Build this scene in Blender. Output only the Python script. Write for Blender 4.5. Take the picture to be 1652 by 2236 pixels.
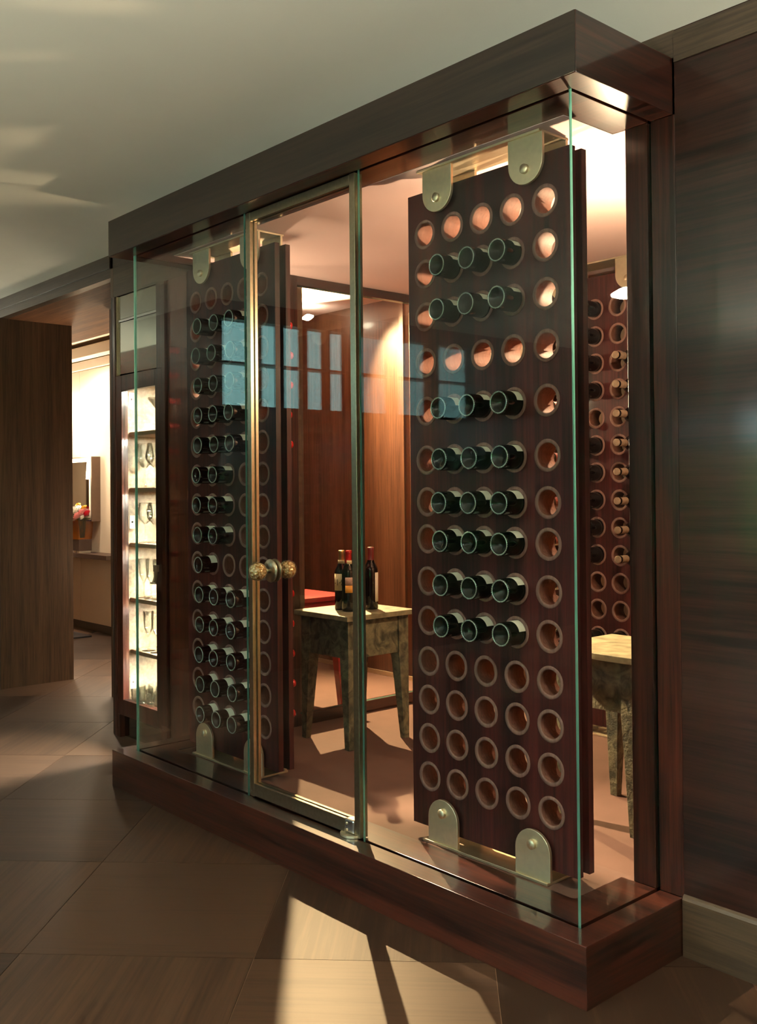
import bpy, math, random
from mathutils import Vector, Matrix

# ------------------------------------------------------------------ scene reset
for _o in list(bpy.data.objects):
    bpy.data.objects.remove(_o)
SC = bpy.context.scene
COL = SC.collection
random.seed(7)
PI = math.pi

# ------------------------------------------------------------------ camera
def make_camera():
    yaw, pitch, roll, f, pcy = 0.846810680, 0.0109415773, -0.00922347483, 2153.74, 1043.206
    cy, sy = math.cos(yaw), math.sin(yaw)
    fwd = Vector((-sy, cy, 0)); right = Vector((cy, sy, 0)); up = Vector((0, 0, 1))
    cp, sp = math.cos(pitch), math.sin(pitch)
    d = fwd * cp + up * sp
    u2 = up * cp - fwd * sp
    cr, sr = math.cos(roll), math.sin(roll)
    r = right * cr + u2 * sr
    u = u2 * cr - right * sr
    cam = bpy.data.cameras.new('camera')
    ob = bpy.data.objects.new('camera', cam); COL.objects.link(ob)
    m = Matrix((r, u, -d)).transposed().to_4x4()
    m.translation = Vector((0, 0, 1.25))
    ob.matrix_world = m
    cam.sensor_fit = 'VERTICAL'; cam.sensor_height = 36.0
    cam.lens = f / 2236 * 36.0
    cam.shift_y = (pcy - 1118.0) / 2236.0
    cam.clip_start = 0.05; cam.clip_end = 200
    SC.camera = ob
make_camera()

# ------------------------------------------------------------------ render look
SC.view_settings.view_transform = 'Standard'
SC.view_settings.look = 'None'
SC.view_settings.gamma = 1.0
SC.view_settings.use_curve_mapping = False
SC.view_settings.exposure = 0.7
SC.cycles.use_denoising = True
SC.cycles.use_adaptive_sampling = True
SC.cycles.adaptive_threshold = 0.10
SC.cycles.adaptive_min_samples = 16
SC.cycles.max_bounces = 6
SC.cycles.diffuse_bounces = 3
SC.cycles.glossy_bounces = 4
SC.cycles.transmission_bounces = 3
SC.cycles.transparent_max_bounces = 26
SC.cycles.sample_clamp_indirect = 2.5
SC.cycles.blur_glossy = 0.3
SC.cycles.caustics_reflective = False
SC.cycles.caustics_refractive = False

# ------------------------------------------------------------------ world (daylight outside the windows)
W = bpy.data.worlds.new('world'); SC.world = W; W.use_nodes = True
bg = W.node_tree.nodes['Background']
bg.inputs[0].default_value = (0.66, 0.90, 0.92, 1)
bg.inputs[1].default_value = 8.0
WARM = (1.0, 0.62, 0.38)
WARM2 = (1.0, 0.68, 0.40)

def lamp_light(kind, loc, power, color, radius=0.03, name='lamp_light', parent=None, **kw):
    L = bpy.data.lights.new(name, kind); L.energy = power; L.color = color
    if kind in ('POINT', 'SPOT'): L.shadow_soft_size = radius
    for k, v in kw.items(): setattr(L, k, v)
    o = bpy.data.objects.new(name, L); COL.objects.link(o); o.location = loc
    if parent: o.parent = parent
    return o

# ------------------------------------------------------------------ materials
MATS = {}
def new_mat(name):
    m = bpy.data.materials.new(name); m.use_nodes = True
    nt = m.node_tree; nt.nodes.clear()
    out = nt.nodes.new('ShaderNodeOutputMaterial')
    MATS[name] = m
    return m, nt, out

def principled(nt, out, base=(0.5, 0.5, 0.5), rough=0.5, metal=0.0, coat=0.0, coat_rough=0.1, spec=0.5, emis=None, estr=0):
    p = nt.nodes.new('ShaderNodeBsdfPrincipled')
    p.inputs['Base Color'].default_value = (*base, 1)
    p.inputs['Roughness'].default_value = rough
    p.inputs['Metallic'].default_value = metal
    p.inputs['Coat Weight'].default_value = coat
    p.inputs['Coat Roughness'].default_value = coat_rough
    p.inputs['Specular IOR Level'].default_value = spec
    if emis:
        p.inputs['Emission Color'].default_value = (*emis, 1)
        p.inputs['Emission Strength'].default_value = estr
    nt.links.new(p.outputs[0], out.inputs[0])
    return p

def plain(name, base, rough=0.5, metal=0.0, coat=0.0, noise=0.06, nscale=30.0, spec=0.5, bump=0.0):
    m, nt, out = new_mat(name)
    p = principled(nt, out, base, rough, metal, coat, spec=spec)
    tc = nt.nodes.new('ShaderNodeTexCoord'); n = nt.nodes.new('ShaderNodeTexNoise')
    n.inputs['Scale'].default_value = nscale; n.inputs['Detail'].default_value = 4
    nt.links.new(tc.outputs['Object'], n.inputs['Vector'])
    r = nt.nodes.new('ShaderNodeValToRGB')
    r.color_ramp.elements[0].position = 0.3; r.color_ramp.elements[1].position = 0.7
    r.color_ramp.elements[0].color = (*[c * (1 - noise) for c in base], 1)
    r.color_ramp.elements[1].color = (*[min(1, c * (1 + noise)) for c in base], 1)
    nt.links.new(n.outputs[0], r.inputs[0]); nt.links.new(r.outputs[0], p.inputs['Base Color'])
    if bump:
        b = nt.nodes.new('ShaderNodeBump'); b.inputs['Strength'].default_value = bump; b.inputs['Distance'].default_value = 0.004
        nt.links.new(n.outputs[0], b.inputs['Height']); nt.links.new(b.outputs[0], p.inputs['Normal'])
    return m

def wood(name, dark, light, axis='Z', rough=0.3, coat=0.3, fine=90.0, rot=0.0, vary=0.0, bump=0.05, coat_rough=0.12, spec=0.5):
    """grain runs along the given axis of the object's own coordinates"""
    m, nt, out = new_mat(name)
    p = principled(nt, out, dark, rough, 0, coat, coat_rough, spec)
    tc = nt.nodes.new('ShaderNodeTexCoord'); mp = nt.nodes.new('ShaderNodeMapping')
    s = {'X': (0.035, 1, 1), 'Y': (1, 0.035, 1), 'Z': (1, 1, 0.035)}[axis]
    mp.inputs['Scale'].default_value = s
    mp0 = nt.nodes.new('ShaderNodeMapping'); mp0.inputs['Rotation'].default_value = (0, 0, rot)
    nt.links.new(tc.outputs['Object'], mp0.inputs[0]); nt.links.new(mp0.outputs[0], mp.inputs[0])
    n1 = nt.nodes.new('ShaderNodeTexNoise'); n1.inputs['Scale'].default_value = fine; n1.inputs['Detail'].default_value = 6; n1.inputs['Roughness'].default_value = 0.65
    n2 = nt.nodes.new('ShaderNodeTexNoise'); n2.inputs['Scale'].default_value = fine * 0.13; n2.inputs['Detail'].default_value = 3
    for n in (n1, n2): nt.links.new(mp.outputs[0], n.inputs['Vector'])
    mx = nt.nodes.new('ShaderNodeMath'); mx.operation = 'MULTIPLY_ADD'; mx.inputs[1].default_value = 0.55
    ml = nt.nodes.new('ShaderNodeMath'); ml.operation = 'MULTIPLY'; ml.inputs[1].default_value = 0.45
    nt.links.new(n2.outputs[0], ml.inputs[0]); nt.links.new(n1.outputs[0], mx.inputs[0]); nt.links.new(ml.outputs[0], mx.inputs[2])
    src = mx.outputs[0]
    if vary:
        oi = nt.nodes.new('ShaderNodeObjectInfo')
        va = nt.nodes.new('ShaderNodeMath'); va.operation = 'MULTIPLY_ADD'; va.inputs[1].default_value = vary; va.inputs[2].default_value = -vary / 2
        nt.links.new(oi.outputs['Random'], va.inputs[0])
        ad = nt.nodes.new('ShaderNodeMath'); ad.operation = 'ADD'
        nt.links.new(src, ad.inputs[0]); nt.links.new(va.outputs[0], ad.inputs[1]); src = ad.outputs[0]
    r = nt.nodes.new('ShaderNodeValToRGB')
    r.color_ramp.elements[0].position = 0.41; r.color_ramp.elements[0].color = (*dark, 1)
    r.color_ramp.elements[1].position = 0.62; r.color_ramp.elements[1].color = (*light, 1)
    nt.links.new(src, r.inputs[0]); nt.links.new(r.outputs[0], p.inputs['Base Color'])
    if bump:
        b = nt.nodes.new('ShaderNodeBump'); b.inputs['Strength'].default_value = bump; b.inputs['Distance'].default_value = 0.002
        nt.links.new(n1.outputs[0], b.inputs['Height']); nt.links.new(b.outputs[0], p.inputs['Normal'])
    return m

def thin_glass(name, tint=(0.97, 0.99, 0.98), refl=0.04, power=5.0, rough=0.0):
    """clear sheet: see-through plus mirror reflection that grows at grazing angles, the same from both sides"""
    m, nt, out = new_mat(name)
    t = nt.nodes.new('ShaderNodeBsdfTransparent'); t.inputs[0].default_value = (*tint, 1)
    g = nt.nodes.new('ShaderNodeBsdfGlossy'); g.inputs['Roughness'].default_value = rough; g.inputs['Color'].default_value = (0.95, 1, 0.98, 1)
    ge = nt.nodes.new('ShaderNodeNewGeometry')
    dt = nt.nodes.new('ShaderNodeVectorMath'); dt.operation = 'DOT_PRODUCT'
    nt.links.new(ge.outputs['Normal'], dt.inputs[0]); nt.links.new(ge.outputs['Incoming'], dt.inputs[1])
    ab = nt.nodes.new('ShaderNodeMath'); ab.operation = 'ABSOLUTE'; nt.links.new(dt.outputs['Value'], ab.inputs[0])
    su = nt.nodes.new('ShaderNodeMath'); su.operation = 'SUBTRACT'; su.inputs[0].default_value = 1.0; nt.links.new(ab.outputs[0], su.inputs[1])
    pw = nt.nodes.new('ShaderNodeMath'); pw.operation = 'POWER'; pw.inputs[1].default_value = power; nt.links.new(su.outputs[0], pw.inputs[0])
    ma = nt.nodes.new('ShaderNodeMath'); ma.operation = 'MULTIPLY_ADD'; ma.inputs[1].default_value = 1 - refl; ma.inputs[2].default_value = refl
    nt.links.new(pw.outputs[0], ma.inputs[0])
    mix = nt.nodes.new('ShaderNodeMixShader')
    nt.links.new(ma.outputs[0], mix.inputs[0]); nt.links.new(t.outputs[0], mix.inputs[1]); nt.links.new(g.outputs[0], mix.inputs[2])
    nt.links.new(mix.outputs[0], out.inputs[0])
    return m

def emissive(name, color, strength):
    m, nt, out = new_mat(name)
    e = nt.nodes.new('ShaderNodeEmission'); e.inputs[0].default_value = (*color, 1); e.inputs[1].default_value = strength
    nt.links.new(e.outputs[0], out.inputs[0]); return m

def glass_edge(name):
    m, nt, out = new_mat(name)
    t = nt.nodes.new('ShaderNodeBsdfTranslucent'); t.inputs[0].default_value = (0.25, 0.8, 0.66, 1)
    d = nt.nodes.new('ShaderNodeBsdfDiffuse'); d.inputs[0].default_value = (0.16, 0.52, 0.44, 1)
    g = nt.nodes.new('ShaderNodeBsdfGlossy'); g.inputs[0].default_value = (0.6, 1, 0.9, 1); g.inputs['Roughness'].default_value = 0.15
    a = nt.nodes.new('ShaderNodeMixShader'); a.inputs[0].default_value = 0.5
    b = nt.nodes.new('ShaderNodeMixShader'); b.inputs[0].default_value = 0.35
    nt.links.new(t.outputs[0], a.inputs[1]); nt.links.new(d.outputs[0], a.inputs[2])
    nt.links.new(a.outputs[0], b.inputs[1]); nt.links.new(g.outputs[0], b.inputs[2]); nt.links.new(b.outputs[0], out.inputs[0])
    return m

MAH_D, MAH_L = (0.0075, 0.0022, 0.0016), (0.066, 0.0155, 0.0080)
wood('mahogany_x', MAH_D, MAH_L, 'X', 0.3, 0.8, coat_rough=0.06)
wood('mahogany_y', MAH_D, MAH_L, 'Y', 0.3, 0.8, coat_rough=0.06)
wood('mahogany_z', MAH_D, MAH_L, 'Z', 0.32, 0.35, spec=0.35)
wood('rack_board', (0.010, 0.0022, 0.0024), (0.072, 0.0140, 0.0122), 'Z', 0.4, 0.08, fine=90, spec=0.3)
wood('wall_panel', (0.0065, 0.0027, 0.0021), (0.033, 0.0120, 0.0080), 'X', 0.35, 0.5, fine=70, coat_rough=0.11, spec=0.25)
wood('oak_dark_x', (0.028, 0.018, 0.010), (0.070, 0.045, 0.026), 'X', 0.45, 0.05, fine=120)
wood('oak_dark_z', (0.050, 0.026, 0.013), (0.125, 0.068, 0.034), 'Z', 0.5, 0.05, fine=120)
wood('oak_dark_y', (0.085, 0.036, 0.016), (0.20, 0.092, 0.042), 'X', 0.55, 0.0, fine=120, spec=0.25)
wood('back_panel', (0.06, 0.024, 0.012), (0.15, 0.066, 0.034), 'Z', 0.4, 0.15, fine=100)
wood('floor_tile_u', (0.022, 0.0112, 0.0062), (0.055, 0.0290, 0.0160), 'X', 0.45, 0.0, fine=60, rot=PI / 4, vary=0.26, spec=0.22)
wood('floor_tile_v', (0.020, 0.0102, 0.0058), (0.049, 0.0260, 0.0146), 'X', 0.45, 0.0, fine=60, rot=-PI / 4, vary=0.26, spec=0.22)
wood('collar_wood', (0.10, 0.045, 0.032), (0.20, 0.095, 0.068), 'Z', 0.75, 0.0, fine=140, spec=0.2)
wood('fascia_wood', (0.008, 0.0050, 0.0034), (0.027, 0.0165, 0.0105), 'X', 0.42, 0.06, fine=80, coat_rough=0.2)  # darker, greyer header wood: weaker front light put into the colour
wood('ring_wood', (0.16, 0.088, 0.073), (0.25, 0.142, 0.120), 'Z', 0.55, 0.0, fine=140, spec=0.3)
wood('cabinet_lining', (0.16, 0.10, 0.055), (0.42, 0.30, 0.18), 'X', 0.5, 0.0, fine=60)
wood('shelf_wood', (0.34, 0.20, 0.12), (0.52, 0.33, 0.21), 'X', 0.5, 0.0, fine=80)
plain('grout', (0.20, 0.13, 0.08), 0.5)
plain('plaster', (0.78, 0.79, 0.70), 0.85, noise=0.03, nscale=2.0, spec=0.2)
plain('plaster_inner', (0.72, 0.54, 0.52), 0.7, noise=0.02, nscale=6.0, spec=0.3)
plain('suede_floor', (0.115, 0.062, 0.047), 0.75, noise=0.08, nscale=9.0, spec=0.25)
plain('cream_wall', (0.74, 0.62, 0.47), 0.6, noise=0.02, nscale=3.0)
plain('beige_wall', (0.52, 0.46, 0.34), 0.7, noise=0.02, nscale=3.0)
plain('brass', (0.86, 0.75, 0.54), 0.42, 1.0, noise=0.05, nscale=60)
plain('bronze_frame', (0.40, 0.345, 0.24), 0.30, 1.0, noise=0.08, nscale=80)
plain('nickel', (0.55, 0.55, 0.54), 0.25, 1.0)
plain('brass_hinge', (0.80, 0.74, 0.50), 0.45, 0.3)
plain('black_gap', (0.006, 0.005, 0.005), 0.6)
plain('slate_top', (0.23, 0.21, 0.125), 0.42, noise=0.45, nscale=22, bump=0.6)
plain('red_lacquer', (0.42, 0.022, 0.02), 0.3, coat=0.4)
plain('capsule_red', (0.50, 0.012, 0.010), 0.25, 0.2, coat=0.5)
plain('capsule_dark', (0.03, 0.012, 0.012), 0.3)
plain('capsule_wine', (0.14, 0.018, 0.018), 0.35, coat=0.2)
plain('capsule_gold', (0.62, 0.46, 0.20), 0.3, 0.9)
plain('cork', (0.20, 0.145, 0.10), 0.8, noise=0.2, nscale=90)
plain('label_paper', (0.82, 0.76, 0.62), 0.6, noise=0.02)
plain('label_yellow', (0.72, 0.60, 0.34), 0.6, noise=0.06)
plain('label_orange', (0.75, 0.33, 0.05), 0.6)
plain('label_pink', (0.42, 0.27, 0.22), 0.6, noise=0.3, nscale=80)
plain('ink', (0.02, 0.015, 0.012), 0.6)
plain('dark_metal', (0.05, 0.05, 0.055), 0.35, 0.8)
plain('dark_brown_metal', (0.12, 0.075, 0.05), 0.4, 0.4)
plain('mirror_dark', (0.30, 0.30, 0.26), 0.03, 1.0, noise=0.0)
plain('mirror', (0.78, 0.72, 0.66), 0.03, 1.0, noise=0.0)
plain('box_dark', (0.060, 0.036, 0.026), 0.5, spec=0.2)
plain('flower_white', (0.85, 0.80, 0.70), 0.6)
plain('flower_pink', (0.80, 0.38, 0.36), 0.6)
plain('flower_red', (0.62, 0.03, 0.06), 0.6)
plain('flower_yellow', (0.80, 0.50, 0.08), 0.6)
plain('leaf_green', (0.07, 0.14, 0.04), 0.6)
plain('hedge_green', (0.16, 0.42, 0.10), 0.8, noise=0.6, nscale=9)
plain('paving', (0.45, 0.47, 0.42), 0.8)
thin_glass('pane_glass', (0.965, 0.985, 0.978), 0.038, 4.8)
thin_glass('pane_glass_low_reflect', (0.975, 0.988, 0.982), 0.018, 5.0)  # same glass with reflection weakened so the corner rack shows clear
thin_glass('clear_glass', (0.93, 0.955, 0.95), 0.05, 3.0)
thin_glass('crystal', (0.95, 0.965, 0.96), 0.05, 1.7)
thin_glass('tinted_glass', (0.40, 0.48, 0.47), 0.05, 4.0)
thin_glass('amber_glass', (0.80, 0.50, 0.13), 0.05, 4.0)
glass_edge('pane_edge')
def glowing_bulb(name, color, strength):
    m, nt, out = new_mat(name)
    e = nt.nodes.new('ShaderNodeEmission'); e.inputs[0].default_value = (*color, 1); e.inputs[1].default_value = strength
    t = nt.nodes.new('ShaderNodeBsdfTransparent'); a = nt.nodes.new('ShaderNodeAddShader')
    nt.links.new(e.outputs[0], a.inputs[0]); nt.links.new(t.outputs[0], a.inputs[1]); nt.links.new(a.outputs[0], out.inputs[0])
glowing_bulb('lamp_glow', (1.0, 0.85, 0.6), 30.0)
emissive('led_glow', (1.0, 0.93, 0.78), 9.0)
emissive('shade_glow', (1.0, 0.80, 0.55), 18.0)
emissive('added_lens_glow', (1.0, 0.85, 0.65), 8.0)

def bottle_glass(name, base):
    m, nt, out = new_mat(name)
    p = principled(nt, out, base, 0.05, 0, 0.0, 0.03, 0.4)
    return m
bottle_glass('bottle_green', (0.003, 0.007, 0.004))
bottle_glass('bottle_black', (0.004, 0.003, 0.003))
plain('lit_bottle_rim', (0.50, 0.62, 0.57), 0.15, 0.6, 0.5, noise=0.5, nscale=260)  # pale colour imitates light passing through the glass at the base

def slate():
    m, nt, out = new_mat('slate')
    p = principled(nt, out, (0.2, 0.2, 0.15), 0.55)
    tc = nt.nodes.new('ShaderNodeTexCoord')
    n = nt.nodes.new('ShaderNodeTexNoise'); n.inputs['Scale'].default_value = 18; n.inputs['Detail'].default_value = 8; n.inputs['Distortion'].default_value = 1.5
    v = nt.nodes.new('ShaderNodeTexNoise'); v.inputs['Scale'].default_value = 130; v.inputs['Detail'].default_value = 3
    for q in (n, v): nt.links.new(tc.outputs['Object'], q.inputs['Vector'])
    r = nt.nodes.new('ShaderNodeValToRGB')
    r.color_ramp.elements[0].position = 0.35; r.color_ramp.elements[0].color = (0.045, 0.050, 0.032, 1)
    r.color_ramp.elements[1].position = 0.66; r.color_ramp.elements[1].color = (0.21, 0.20, 0.118, 1)
    nt.links.new(n.outputs[0], r.inputs[0]); nt.links.new(r.outputs[0], p.inputs['Base Color'])
    a = nt.nodes.new('ShaderNodeMath'); a.operation = 'ADD'
    nt.links.new(n.outputs[0], a.inputs[0]); nt.links.new(v.outputs[0], a.inputs[1])
    b = nt.nodes.new('ShaderNodeBump'); b.inputs['Strength'].default_value = 0.7; b.inputs['Distance'].default_value = 0.004
    nt.links.new(a.outputs[0], b.inputs['Height']); nt.links.new(b.outputs[0], p.inputs['Normal'])
slate()

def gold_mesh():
    m, nt, out = new_mat('lit_gold_facets')
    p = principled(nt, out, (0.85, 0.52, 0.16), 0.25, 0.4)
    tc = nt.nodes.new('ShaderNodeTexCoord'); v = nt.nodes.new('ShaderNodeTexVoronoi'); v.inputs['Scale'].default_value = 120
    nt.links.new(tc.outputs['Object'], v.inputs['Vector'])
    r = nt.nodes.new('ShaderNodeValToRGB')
    r.color_ramp.elements[0].color = (1.0, 0.85, 0.5, 1); r.color_ramp.elements[1].color = (0.35, 0.15, 0.02, 1); r.color_ramp.elements[1].position = 0.8  # pale cells put sparkle and focused lamp light into the gold
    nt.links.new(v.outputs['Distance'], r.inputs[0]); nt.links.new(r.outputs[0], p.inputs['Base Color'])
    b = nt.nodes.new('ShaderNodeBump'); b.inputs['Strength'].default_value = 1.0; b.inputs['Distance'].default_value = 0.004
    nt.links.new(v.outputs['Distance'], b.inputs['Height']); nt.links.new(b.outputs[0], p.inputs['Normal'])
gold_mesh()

# ------------------------------------------------------------------ mesh helpers
class MB:
    def __init__(s): s.v = []; s.f = []; s.mi = []; s.sm = []
    def add(s, vs, fs, mi=0, smooth=False):
        o = len(s.v); s.v += [tuple(a) for a in vs]
        for f in fs:
            s.f.append(tuple(i + o for i in f)); s.mi.append(mi); s.sm.append(smooth)
        return s
    def box(s, x0, x1, y0, y1, z0, z1, mi=0):
        vs = [(x, y, z) for z in (z0, z1) for y in (y0, y1) for x in (x0, x1)]
        return s.add(vs, [(0, 2, 3, 1), (4, 5, 7, 6), (0, 1, 5, 4), (2, 6, 7, 3), (0, 4, 6, 2), (1, 3, 7, 5)], mi)
    def prism(s, pts, axis, a0, a1, mi=0, smooth=False):
        """extrude a 2-D outline: axis Y -> pts are (x,z); Z -> (x,y); X -> (y,z)"""
        def P(p, a):
            return {'Y': (p[0], a, p[1]), 'Z': (p[0], p[1], a), 'X': (a, p[0], p[1])}[axis]
        n = len(pts)
        vs = [P(p, a0) for p in pts] + [P(p, a1) for p in pts]
        area = sum(pts[i][0] * pts[(i + 1) % n][1] - pts[(i + 1) % n][0] * pts[i][1] for i in range(n))
        flip = (area < 0) ^ (axis == 'Y')
        fs = [tuple(range(n))[::-1], tuple(range(n, 2 * n))] + [(i, (i + 1) % n, n + (i + 1) % n, n + i) for i in range(n)]
        if flip: fs = [f[::-1] for f in fs]
        return s.add(vs, fs, mi, smooth)
    def lathe(s, prof, seg=24, axis='Z', c=(0, 0, 0), mi=0, smooth=True, close=False, a0=0.0, a1=2 * PI):
        """prof = [(r, h)...] turned about the axis through c"""
        full = abs(a1 - a0 - 2 * PI) < 1e-6
        ns = seg if full else seg + 1
        vs = []
        for r, h in prof:
            for k in range(ns):
                a = a0 + (a1 - a0) * k / seg
                q = (r * math.cos(a), r * math.sin(a))
                p = {'Z': (q[0], q[1], h), 'Y': (q[0], h, q[1]), 'X': (h, q[0], q[1])}[axis]
                vs.append((p[0] + c[0], p[1] + c[1], p[2] + c[2]))
        fs = []
        np_ = len(prof)
        for i in range(np_ if close else np_ - 1):
            j = (i + 1) % np_
            for k in range(seg):
                k2 = (k + 1) % ns
                f = (i * ns + k, i * ns + k2, j * ns + k2, j * ns + k)
                fs.append(f[::-1] if axis == 'Y' else f)
        return s.add(vs, fs, mi, smooth)
    def tube(s, pts, r, seg=8, mi=0):
        pts = [Vector(p) for p in pts]; rings = []
        for i, p in enumerate(pts):
            t = (pts[min(i + 1, len(pts) - 1)] - pts[max(i - 1, 0)]).normalized()
            a = t.cross(Vector((0.3, 0.2, 1))).normalized(); b = t.cross(a)
            rings += [tuple(p + a * r * math.cos(2 * PI * k / seg) + b * r * math.sin(2 * PI * k / seg)) for k in range(seg)]
        fs = [(i * seg + k, i * seg + (k + 1) % seg, (i + 1) * seg + (k + 1) % seg, (i + 1) * seg + k) for i in range(len(pts) - 1) for k in range(seg)]
        fs += [tuple(range(seg))[::-1], tuple((len(pts) - 1) * seg + k for k in range(seg))]
        return s.add(rings, fs, mi, True)
    def mesh(s, name, mats):
        me = bpy.data.meshes.new(name)
        me.from_pydata(s.v, [], s.f)
        for m in ([mats] if isinstance(mats, str) else mats): me.materials.append(MATS[m])
        for p, mi, sm in zip(me.polygons, s.mi, s.sm): p.material_index = mi; p.use_smooth = sm
        me.update()
        return me

def link(name, me, parent=None, loc=(0, 0, 0), bevel=0.0, rot=None):
    o = bpy.data.objects.new(name, me); COL.objects.link(o)
    o.location = loc
    if rot: o.rotation_euler = rot
    if parent: o.parent = parent
    if bevel:
        b = o.modifiers.new('bevel', 'BEVEL'); b.width = bevel; b.segments = 2; b.limit_method = 'ANGLE'; b.angle_limit = math.radians(50)
    return o
def obj(name, mb, mats, parent=None, loc=(0, 0, 0), bevel=0.0, rot=None):
    return link(name, mb.mesh(name, mats), parent, loc, bevel, rot)
def empty(name, loc=(0, 0, 0)):
    o = bpy.data.objects.new(name, None); COL.objects.link(o); o.location = loc; o.empty_display_size = 0.05
    return o
def tag(o, label, cat, group=None, kind=None):
    o['label'] = label
    if cat: o['category'] = cat
    if group: o['group'] = group
    if kind: o['kind'] = kind
    return o
def struct(o, label=None):
    o['kind'] = 'structure'
    if label: o['label'] = label
    return o
def box(x0, x1, y0, y1, z0, z1): return MB().box(x0, x1, y0, y1, z0, z1)

def copy_tree(o, parent=None):
    c = o.copy(); COL.objects.link(c); c.parent = parent
    for ch in list(o.children): copy_tree(ch, c)
    return c

# ------------------------------------------------------------------ measured dimensions
YF, YW = 1.926, 2.348            # front of the glazed bay, wall plane
XL, XR = -3.900, -1.448          # ends of the bay
YG = 2.005                       # front glass plane
XGL, XGR = -3.820, -1.523        # end panes
ZP, ZH, ZHT = 0.153, 2.248, 2.400
ZC = 2.475
ZI = 0.150                       # floor inside the wine room
XP = -3.70                       # inner glazed partition
YB = 3.88                        # back wall

# ------------------------------------------------------------------ floor
fl = struct(obj('floor', box(-12, 4.0, -3.6, 4.3, -0.05, -0.0025), 'grout'), 'brown wood tiles laid diagonally with fine joints')
SU, SV, U0, V0 = 0.6390, 0.6560, -0.506, 2.6188
g = 0.0011
tile_me = {}
for k in (0, 1):
    t = MB()
    r2 = math.sqrt(0.5)
    # outline in u,v turned by 45 degrees
    def uv(u, v): return ((u - v) * r2, (u + v) * r2)
    c = [uv(g, g), uv(SU - g, g), uv(SU - g, SV - g), uv(g, SV - g)]
    t.prism(c, 'Z', -0.02, 0.0)
    tile_me[k] = t.mesh('floor_tile', 'floor_tile_u' if k == 0 else 'floor_tile_v')
for i in range(-12, 6):
    for j in range(-4, 16):
        u, v = U0 + i * SU, V0 + j * SV
        x, y = (u - v) * math.sqrt(0.5), (u + v) * math.sqrt(0.5)
        yc = y + 0.46
        if not (-9.6 < x < 0.6 and -0.6 < yc < 4.05): continue
        if yc > 2.75 and -5.7 < x < 1: continue
        link('floor_tile', tile_me[(i + j) % 2], fl, (x, y, 0))

# ------------------------------------------------------------------ lobby ceiling with a shallow cove along the wall
mb = MB()
prof = [(-3.6, 2.512), (1.90, 2.512)] + [(1.90 + 0.50 * t / 6, 2.512 - 0.045 * (t / 6) ** 2) for t in range(1, 7)]
ns = len(prof)
pts = prof + [(2.40, 2.62), (-3.6, 2.62)]
mb.prism(pts, 'X', -5.6, 4.0)
pts2 = [(0.45, 2.512)] + pts[1:-1] + [(0.45, 2.62)]
mb.prism(pts2, 'X', -10.6, -5.6005)
struct(obj('ceiling', mb, 'plaster'), 'pale plaster ceiling curving down to the wall')

# ------------------------------------------------------------------ lobby walls behind and beside the camera
def wall_with_openings(name, axis, plane, th, a0, a1, z0, z1, holes, mat, label=None):
    """axis 'X': wall lies in a plane x=plane, spans y a0..a1; holes=[(a,b,z,z2)] sharing one z band set"""
    m = MB()
    def bx(a, b, c, d):
        if b - a < 1e-4 or d - c < 1e-4: return
        if axis == 'X': m.box(plane - th, plane, a, b, c, d)
        else: m.box(a, b, plane - th, plane, c, d)
    zs = sorted({z0, z1, *[h[2] for h in holes], *[h[3] for h in holes]})
    for za, zb in zip(zs, zs[1:]):
        hs = sorted(h for h in holes if h[2] <= za + 1e-6 and h[3] >= zb - 1e-6)
        cur = a0
        for h in hs: bx(cur, h[0], za, zb); cur = h[1]
        bx(cur, a1, za, zb)
    return struct(obj(name, m, mat), label)

bays = [(-1.95, -1.55), (-1.47, -1.11), (-1.06, -0.745), (-0.61, -0.432), (-0.420, -0.227), (-0.215, -0.022), (-0.010, 0.165), (0.205, 0.47)]
holes = [(a, b, 1.815, 2.095) for a, b in bays] + [(a, b, 2.108, 2.390) for a, b in bays]
wall_with_openings('wall_left', 'X', -5.55, 0.10, -3.6, 0.50, 0, 2.62, holes, 'mahogany_z', 'dark wood wall with small clerestory windows')
for i, (a, b, c, d) in enumerate(holes):
    w = struct(obj('window_%d' % (i + 10), box(-5.61, -5.604, a, b, c, d), 'tinted_glass'))
struct(obj('wall_passage', box(-10.5, -5.65, 0.40, 0.50, 0, 2.62), 'mahogany_x'))
struct(obj('wall_end', box(-10.6, -10.5, 0.40, 2.36, 0, 2.62), 'beige_wall'))
bigw = [(-4.45, -3.55, 0.62, 1.92), (-3.40, -2.50, 0.62, 1.92), (-2.35, -1.45, 0.62, 1.92), (0.2, 1.1, 0.62, 1.92), (1.25, 2.15, 0.62, 1.92)]
wall_with_openings('wall_back', 'Y', -3.5, 0.12, -5.6, 4.0, 0, 2.62, bigw, 'mahogany_z')
for i, (a, b, c, d) in enumerate(bigw):
    struct(obj('window_%d' % (i + 30), box(a, b, -3.57, -3.564, c, d), 'clear_glass'))
    P = bpy.data.lights.new('window_portal', 'AREA'); P.shape = 'RECTANGLE'; P.size = b - a; P.size_y = d - c; P.cycles.is_portal = True
    po = bpy.data.objects.new('window_portal', P); COL.objects.link(po); po.location = ((a + b) / 2, -3.63, (c + d) / 2); po.rotation_euler = (-PI / 2, 0, 0)
    po.rotation_euler = (PI / 2, 0, 0)
P = bpy.data.lights.new('window_portal', 'AREA'); P.shape = 'RECTANGLE'; P.size = 2.45; P.size_y = 0.6; P.cycles.is_portal = True
po = bpy.data.objects.new('window_portal', P); COL.objects.link(po); po.location = (-5.66, -0.74, 2.10); po.rotation_euler = (PI / 2, 0, -PI / 2)
struct(obj('wall_east', box(4.0, 4.1, -3.6, 2.5, 0, 2.62), 'beige_wall'))

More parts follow.
